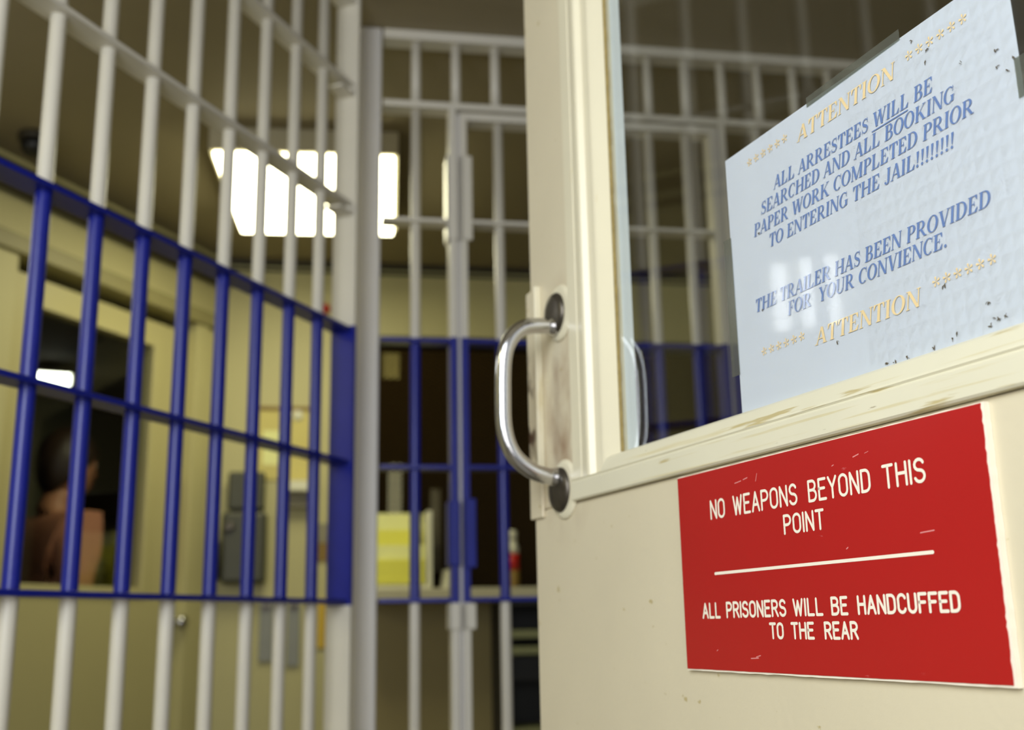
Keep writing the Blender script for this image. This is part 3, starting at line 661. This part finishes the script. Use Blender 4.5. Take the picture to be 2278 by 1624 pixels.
# person: one continuous skinned body
def person():
    P = thing('person', 'person with dark hair in a salmon shirt behind the office window', 'person', world(ROOM_O, LEFT_A, -.47, .36, 0), LEFT_A+R(-14))
    nodes = {   # local: +x faces right along the wall, y across the body
     'pel': (0, 0, .92, .150), 'wst': (.01, 0, 1.08, .135), 'chs': (.0, 0, 1.28, .150), 'nb': (-.01, 0, 1.425, .075), 'nk': (.005, 0, 1.475, .056), 'hd0': (.03, 0, 1.53, .070),
     'shl': (-.01, .155, 1.37, .068), 'ell': (-.03, .215, 1.10, .048), 'wrl': (.12, .215, .92, .034),
     'shr': (-.01, -.155, 1.37, .068), 'elr': (-.03, -.215, 1.10, .048), 'wrr': (.12, -.215, .92, .034),
     'hpl': (0, .09, .86, .105), 'knl': (.02, .10, .48, .068), 'anl': (-.01, .10, .09, .044), 'tol': (.14, .115, .035, .035),
     'hpr': (0, -.09, .86, .105), 'knr': (.02, -.10, .48, .068), 'anr': (-.01, -.10, .09, .044), 'tor': (.14, -.115, .035, .035)}
    def skin(keys, edges, root, name, m, parent, sub=2):
        me = bpy.data.meshes.new(name); ix = {k: i for i, k in enumerate(keys)}
        me.from_pydata([nodes[k][:3] for k in keys], [(ix[a], ix[b]) for a, b in edges], [])
        o = bpy.data.objects.new(name, me); COL.objects.link(o); o.parent = parent
        s = o.modifiers.new('skin', 'SKIN'); s.use_smooth_shade = True
        for k in keys:
            v = me.skin_vertices[0].data[ix[k]]; r = nodes[k][3]; v.radius = (r*1.0, r*(1.0)); v.use_root = (k == root)
        q = o.modifiers.new('sub', 'SUBSURF'); q.levels = sub; q.render_levels = sub
        me.materials.append(m); return o
    ed = [('pel', 'wst'), ('wst', 'chs'), ('chs', 'nb'), ('nb', 'nk'), ('nk', 'hd0'), ('chs', 'shl'), ('shl', 'ell'), ('ell', 'wrl'), ('chs', 'shr'), ('shr', 'elr'), ('elr', 'wrr'), ('pel', 'hpl'), ('hpl', 'knl'), ('knl', 'anl'), ('anl', 'tol'), ('pel', 'hpr'), ('hpr', 'knr'), ('knr', 'anr'), ('anr', 'tor')]
    skin(list(nodes), ed, 'pel', 'body', m_skin, P)
    # clothing: slightly thicker shells
    base = dict(nodes)
    def thick(keys, d):
        for k in keys: x, y, z, r = base[k]; nodes[k] = (x, y, z, r+d)
    sk = ['pel', 'wst', 'chs', 'nb', 'shl', 'ell', 'shr', 'elr']; thick(sk, .013)
    nodes['nb'] = (-.01, 0, 1.405, .082)
    skin(sk, [e for e in ed if e[0] in sk and e[1] in sk], 'pel', 'shirt', m_shirt, P)
    tk = ['pel', 'hpl', 'knl', 'anl', 'hpr', 'knr', 'anr']; thick(tk, .016)
    nodes['pel'] = (0, 0, .90, .160)
    skin(tk, [e for e in ed if e[0] in tk and e[1] in tk], 'pel', 'trousers', m_trous, P)
    # head: shaped sphere with brow, nose, chin
    b = MB(); N, Mn = 28, 20; c = Vector((.045, 0, 1.612)); rings = []
    for j in range(Mn+1):
        th = pi*j/Mn; ring = []
        for k in range(N):
            a = 2*pi*k/N; x, y, z = sin(th)*cos(a), sin(th)*sin(a), cos(th)
            rx, ry, rz = .108, .080, .132
            if z < 0: ry *= 1-.28*(-z)**1.5; rx *= 1-.10*(-z)
            if x > .3 and z < -.55: rx *= 1.10
            nose = .026*math.exp(-((y/.18)**2))*math.exp(-(((z+.18)/.20)**2))*(1 if x > 0 else 0)
            eye = -.010*(math.exp(-(((abs(y)-.36)/.16)**2))*math.exp(-(((z-.06)/.12)**2)))*(1 if x > 0 else 0)
            ring.append(b.bm.verts.new(c+Vector((x*rx+nose+eye, y*ry, z*rz))))
        rings.append(ring)
    for r1, r2 in zip(rings, rings[1:]):
        for k in range(N): f = b.bm.faces.new((r1[k], r1[(k+1) % N], r2[(k+1) % N], r2[k])); f.smooth = True
    bmesh.ops.remove_doubles(b.bm, verts=b.bm.verts[:], dist=.0005)
    hd = b.build('head', m_skin, P)
    for sy in (-1, 1):
        e = MB(); e.lathe([(.001, -.011), (.008, -.008), (.011, 0), (.008, .008), (.001, .011)], (.045+.088, sy*.030, 1.622), 'z', 14); e.build('eye', m_eye, hd)
        e = MB(); e.lathe([(.001, -.006), (.0055, 0), (.001, .006)], (.045+.0968, sy*.030, 1.622), 'z', 12); e.build('iris', m_iris, hd)
        e = MB(); e.tube([(.025, sy*.076, 1.575), (.012, sy*.088, 1.60), (.010, sy*.090, 1.63), (.028, sy*.079, 1.64)], [.008, .010, .011, .007], 10); e.build('ear', m_skin, hd)
        e = MB(); e.tube([(.045+.099, sy*.014, 1.644), (.045+.100, sy*.03, 1.650), (.045+.088, sy*.048, 1.645)], [.003, .004, .002], 8); e.build('eyebrow', m_hair, hd)
    e = MB(); e.tube([(.045+.086, -.024, 1.548), (.045+.102, 0, 1.550), (.045+.086, .024, 1.548)], [.003, .007, .003], 10); e.build('mouth', m_lip, hd)
    # hair: cap over crown and back, down to the nape
    b = MB(); rings = []
    for j in range(Mn+1):
        th = pi*(.0+.80*j/Mn); ring = []
        for k in range(N):
            a = 2*pi*k/N; x, y, z = sin(th)*cos(a), sin(th)*sin(a), cos(th)
            lim = .42+.58*(.5-.5*cos(a))**1.0     # hairline: short at the face, long at the back
            t2 = min(th, pi*.80*lim); x, y, z = sin(t2)*cos(a), sin(t2)*sin(a), cos(t2)
            k2 = 1.0+.02*sin(9*a+3*th)
            ring.append(b.bm.verts.new(c+Vector((x*.122*k2-.006, y*.096*k2, z*.142*k2+.004))))
        rings.append(ring)
    for r1, r2 in zip(rings, rings[1:]):
        for k in range(N):
            f = b.bm.faces.new((r1[k], r1[(k+1) % N], r2[(k+1) % N], r2[k])); f.smooth = True
    bmesh.ops.remove_doubles(b.bm, verts=b.bm.verts[:], dist=.0006)
    b.build('hair', m_hair, P)
    # hands: palm, four fingers, thumb
    for sy in (-1, 1):
        h = MB(); wx, wy, wz = .12, sy*.215, .92
        h.tube([(wx, wy, wz), (wx+.03, wy, wz-.020), (wx+.075, wy, wz-.045), (wx+.09, wy, wz-.052)], [.028, .036, .040, .03], 12)
        for i, (L, o_) in enumerate(((.070, -.030), (.080, -.010), (.075, .010), (.058, .030))):
            s_ = (wx+.085, wy+o_, wz-.050)
            h.tube([s_, (s_[0]+L*.5, s_[1], s_[2]-.025), (s_[0]+L*.75, s_[1], s_[2]-.050), (s_[0]+L*.8, s_[1], s_[2]-.075)], [.010, .009, .008, .006], 8)
        h.tube([(wx+.03, wy-sy*.028, wz-.02), (wx+.06, wy-sy*.058, wz-.03), (wx+.09, wy-sy*.062, wz-.05)], [.013, .011, .008], 8)
        h.build('hand', m_skin, P)
person()

# ------------------------------------------------------------------ ceiling things in the hallway
def fixture(loc, rz, wx, wy, label):
    t = thing('ceiling_light', label, 'ceiling light', loc, rz, 'ceiling lights')
    b = MB(); b.box(-wx/2-.012, wx/2+.012, -wy/2-.012, wy/2+.012, -.078, -.001); b.build('housing', m_house, t, bevel=.004)
    b = MB(); b.hexa([(-wx/2+.004, -wy/2+.004, -.100), (wx/2-.004, -wy/2+.004, -.100), (wx/2-.004, wy/2-.004, -.100), (-wx/2+.004, wy/2-.004, -.100), (-wx/2, -wy/2, -.0785), (wx/2, -wy/2, -.0785), (wx/2, wy/2, -.0785), (-wx/2, wy/2, -.0785)])
    b.build('diffuser', m_lens, t, bevel=.003)
    return t
fixture((-.668, 3.50, H), R(6.5), .555, .67, 'bright square ceiling light between the left bars and the post')
fixture((-2.45, -.1, H), LEFT_A, .58, .9, 'added ceiling light beyond the left bars outside the frame')  # unseen added lamp, extra light for the walls and the door
dm = thing('dome_camera', 'small dark ceiling dome beyond the left bars near the top left', 'dome camera', (-1.47, 3.17, H))
MB().lathe([(.052, -.001), (.052, -.018), (.047, -.022)], (0, 0, 0), 'z').build('mount_ring', m_dark, dm)
MB().lathe([(.044, -.0225), (.042, -.045), (.030, -.062), (.012, -.070), (.002, -.071)], (0, 0, 0), 'z').build('dome', m_black, dm)

# ------------------------------------------------------------------ booking window: frame, mesh, counter
w2 = thing('window_2', 'dark booking window covered with brown expanded metal mesh', 'window', world(ROOM_O, BACK_A, 1.43, 0, 1.15), BACK_A, kind='structure')
wx0, wx1, wh = -.87, .87, 1.05
fr = MB(); fr.box(wx0, wx0+.03, -.012, .10, 0, wh); fr.box(wx1-.03, wx1, -.012, .10, 0, wh); fr.box(wx0+.03, wx1-.03, -.012, .10, wh-.03, wh); fr.build('frame', m_black, w2, bevel=.002)
ms = MB(); px_, pz_ = .030, .0165
nx2 = int((wx1-wx0-.06)/px_); nz2 = int((wh-.03)/pz_)
tw = .0021
def diag(ax, az, bx, bz):
    dx, dz = bx-ax, bz-az; L = math.hypot(dx, dz); nx, nz = -dz/L*tw, dx/L*tw
    y0, y1 = .045, .049
    ms.face([(ax+nx, y0, az+nz), (ax-nx, y1, az-nz), (bx-nx, y1, bz-nz), (bx+nx, y0, bz+nz)])
for i in range(nx2):
    for j in range(nz2):
        xa = wx0+.03+i*px_; za = .0+j*pz_
        diag(xa, za+pz_/2, xa+px_/2, za+pz_); diag(xa+px_/2, za+pz_, xa+px_, za+pz_/2)
        diag(xa, za+pz_/2, xa+px_/2, za); diag(xa+px_/2, za, xa+px_, za+pz_/2)
ms.build('mesh_screen', m_mesh, w2, recalc=False)
ct = thing('counter', 'pale booking counter along the far wall under the mesh window', 'counter', world(ROOM_O, BACK_A, 1.43, 0, 0), BACK_A)
MB().box(-.87, .87, -.27, -.0005, 1.105, 1.146).build('countertop', m_counter, ct, bevel=.004)
def onC(x, y, z=1.146): return world(ROOM_O, BACK_A, x, y, z)
# letter rack with yellow folders
rk = thing('letter_rack', 'white upright rack on the counter just right of the post', 'rack', onC(.745, -.11), BACK_A)
b = MB(); b.box(.082, .104, -.085, .085, 0, .30); b.build('side_panel', m_offwhite, rk, bevel=.002)
MB().box(-.135, .082, .079, .085, 0, .27).build('back_panel', m_offwhite, rk, bevel=.001)
MB().box(-.135, .082, -.085, .079, 0, .018).build('base', m_offwhite, rk, bevel=.002)
m_paleyel = mat('pale_yellow_paper', srgb(244, 244, 170), .6, noise=.04, nscale=14)
def folder(y, h, tilt, x0, x1, label, dz=.019, m=None):
    o = MB(); o.hexa([(x0, -.012, 0), (x1, -.012, 0), (x1, .012, 0), (x0, .012, 0), (x0, -.012+tilt, h), (x1, -.012+tilt, h), (x1, .012+tilt, h), (x0, .012+tilt, h)])
    q = o.build('folder', m or m_yellow, bevel=.003); place(q, onC(.745, -.11+y, 1.146+dz), BACK_A); tag(q, label, 'folder', 'yellow folders in the rack')
folder(.048, .285, .016, -.125, .075, 'tall pale yellow folder at the back of the white rack', m=m_paleyel)
folder(.000, .215, .02, -.128, .070, 'middle height lemon yellow folder in the white rack')
folder(-.052, .150, .012, -.122, .074, 'short pale yellow folder in the white rack, second from the front', m=m_paleyel)
folder(-.078, .095, .004, -.120, .074, 'lowest lemon yellow folder at the front of the white rack')
for k, (w_, d_, x, lab) in enumerate(((.10, .09, .895, 'bottom white paper pad beside the rack on the counter'), (.085, .08, .893, 'middle white paper pad in the small stack on the counter'), (.06, .06, .885, 'topmost small white paper pad of the stack on the counter'))):
    o = MB().box(-w_/2, w_/2, -d_/2, d_/2, 0, .024).build('paper_pad', m_offwhite, bevel=.002); place(o, onC(x+.045, -.12, 1.146+.025*k), BACK_A+R(4*k)); tag(o, lab, 'paper pad', 'white pads on the counter')
bt = thing('bottle', 'white plastic bottle with red label on the counter near the door edge', 'bottle', onC(1.175, -.12), BACK_A)
MB().lathe([(.026, 0), (.028, .006), (.028, .070)], (0, 0, 0)).build('body', m_brownstrip, bt)
MB().lathe([(.0285, .0705), (.0285, .135)], (0, 0, 0)).build('label_band', m_redpl, bt)
MB().lathe([(.0275, .1355), (.0275, .160), (.020, .178), (.019, .186)], (0, 0, 0)).build('shoulder', m_offwhite, bt)
MB().lathe([(.021, .1865), (.021, .222), (.017, .227), (.004, .229)], (0, 0, 0)).build('cap', m_offwhite, bt)
# things inside the booking room just behind the mesh
def behind(name, x0, x1, z0, z1, m, label, cat, y=.16):
    o = MB().box(-(x1-x0)/2, (x1-x0)/2, 0, .004, 0, z1-z0).build(name, m); place(o, world(ROOM_O, BACK_A, (x0+x1)/2, y, z0), BACK_A); tag(o, label, cat); return o
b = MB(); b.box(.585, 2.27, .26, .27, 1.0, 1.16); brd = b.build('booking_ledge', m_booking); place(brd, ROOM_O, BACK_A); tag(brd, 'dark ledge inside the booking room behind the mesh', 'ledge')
behind('paper_strip', .690, .745, .0+1.40, 1.665, m_offwhite, 'short pale paper strip hanging behind the mesh above the yellow folders', 'paper strip', y=.052)
behind('paper_strip', .865, .905, 1.22, 1.56, m_greycard, 'long grey paper strip hanging behind the mesh right of the white rack', 'paper strip', y=.052)
behind('notice_card', .665, .735, 2.03, 2.14, m_board, 'small yellowish card at the top left behind the mesh', 'card', y=.052)
# far wall items (left of the post)
def onwall(name, x, z, label, cat, group=None): return thing(name, label, cat, world(ROOM_O, BACK_A, x, -.0005, z), BACK_A, group)
ph_ = onwall('wall_telephone', .125, 1.18, 'dark wall telephone on the far wall seen between blue bars', 'telephone')
MB().box(-.085, .085, -.09, 0, .0, .275).build('body', m_phone, ph_, bevel=.015)
MB().box(-.068, .072, -.07, 0, .285, .435).build('upper_housing', m_phone, ph_, bevel=.010)
MB().box(-.05, .055, -.05, 0, .27, .29).build('neck', m_phone, ph_, bevel=.002)
q = MB(); q.lathe([(.020, 0), (.020, .012), (.012, .016)], (-.055, -.09, .215), 'y'); q.build('coin_knob', m_rose, ph_)
hs = MB(); hs.tube(bez([(-.105, -.085, .155), (-.102, -.11, .13), (-.098, -.11, .06), (-.1, -.085, .02)], 24), .016, 12); hs.build('handset', m_black, ph_)
nb = onwall('notice_board', .262, 1.59, 'yellow paper notice with brown top strip on the far wall', 'notice')
MB().box(-.108, .108, -.006, 0, 0, .285).build('yellow_sheet', m_board, nb); MB().box(-.112, .112, -.012, 0, .285, .30).build('top_strip', m_brownstrip, nb)
q = MB(); q.lathe([(.022, 0), (.022, .004), (.015, .008), (.003, .009)], (.055, -.006, .265), 'y'); q.build('round_sticker', m_offwhite, nb)
MB().box(-.08, .02, -.0075, -.0062, .06, .20).build('pale_print', m_paleyel, nb)
ws = onwall('wall_shelf', .325, 1.535, 'small pale wall shelf under the yellow notice', 'shelf')
MB().box(-.05, .06, -.10, 0, 0, .04).build('shelf_board', m_offwhite, ws, bevel=.004); MB().box(-.04, .05, -.05, 0, -.06, -.0005).build('bracket', m_greycard, ws, bevel=.003)
gc = onwall('wall_card', .426, 1.265, 'grey brown card on the far wall beside the blue end stile', 'card')
MB().box(-.032, .032, -.006, 0, .075, .15).build('upper_card', m_greycard, gc); MB().box(-.03, .03, -.006, 0, 0, .073).build('lower_card', m_brownstrip, gc)
for (x, z0, z1, wd, lab) in ((.217, .885, 1.11, .026, 'blue grey clipboard hanging low on the far wall, left one'), (.322, .865, 1.11, .024, 'blue grey clipboard hanging low on the far wall, right one')):
    hb = onwall('hanging_clipboard', x, z0, lab, 'clipboard', 'clipboards hanging below the telephone')
    MB().box(-wd, wd, -.012, 0, 0, z1-z0).build('board', m_bluegrey, hb, bevel=.002); MB().box(-wd*.6, wd*.6, -.02, -.0125, z1-z0-.03, z1-z0-.005).build('clip', m_rose, hb)
yt = MB().box(-.015, .015, -.01, 0, 0, .19).build('yellow_strap', m_amber, bevel=.003); place(yt, world(ROOM_O, BACK_A, .430, -.0005, .93), BACK_A); tag(yt, 'amber yellow strap hanging on the far wall beside the end stile', 'strap')
rl = onwall('red_alarm_light', .42, 2.29, 'tiny red alarm light on the far wall above the blue rail', 'alarm light')
q = MB(); q.lathe([(.02, 0), (.02, .012), (.017, .03), (.004, .036)], (0, 0, .02), 'y'); q.build('red_lens', m_redpl, rl)
# shelf unit below the counter on the right
su = thing('shelf_unit', 'black open shelf unit with pale green shelves below the counter', 'shelf unit', world(ROOM_O, BACK_A, 1.30, -.30, 0), BACK_A)
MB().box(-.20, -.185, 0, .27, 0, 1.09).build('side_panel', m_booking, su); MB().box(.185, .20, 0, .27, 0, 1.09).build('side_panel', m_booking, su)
MB().box(-.185, .185, .255, .27, .0, 1.09).build('back_panel', m_black, su)
for z in (.30, .60, .895, .955, 1.075): MB().box(-.185, .185, .0, .255, z, z+.03).build('shelf', m_shelf if z < 1.0 else m_black, su, bevel=.002)
MB().box(-.185, .185, .05, .25, .80, .89).build('black_tray', m_black, su)
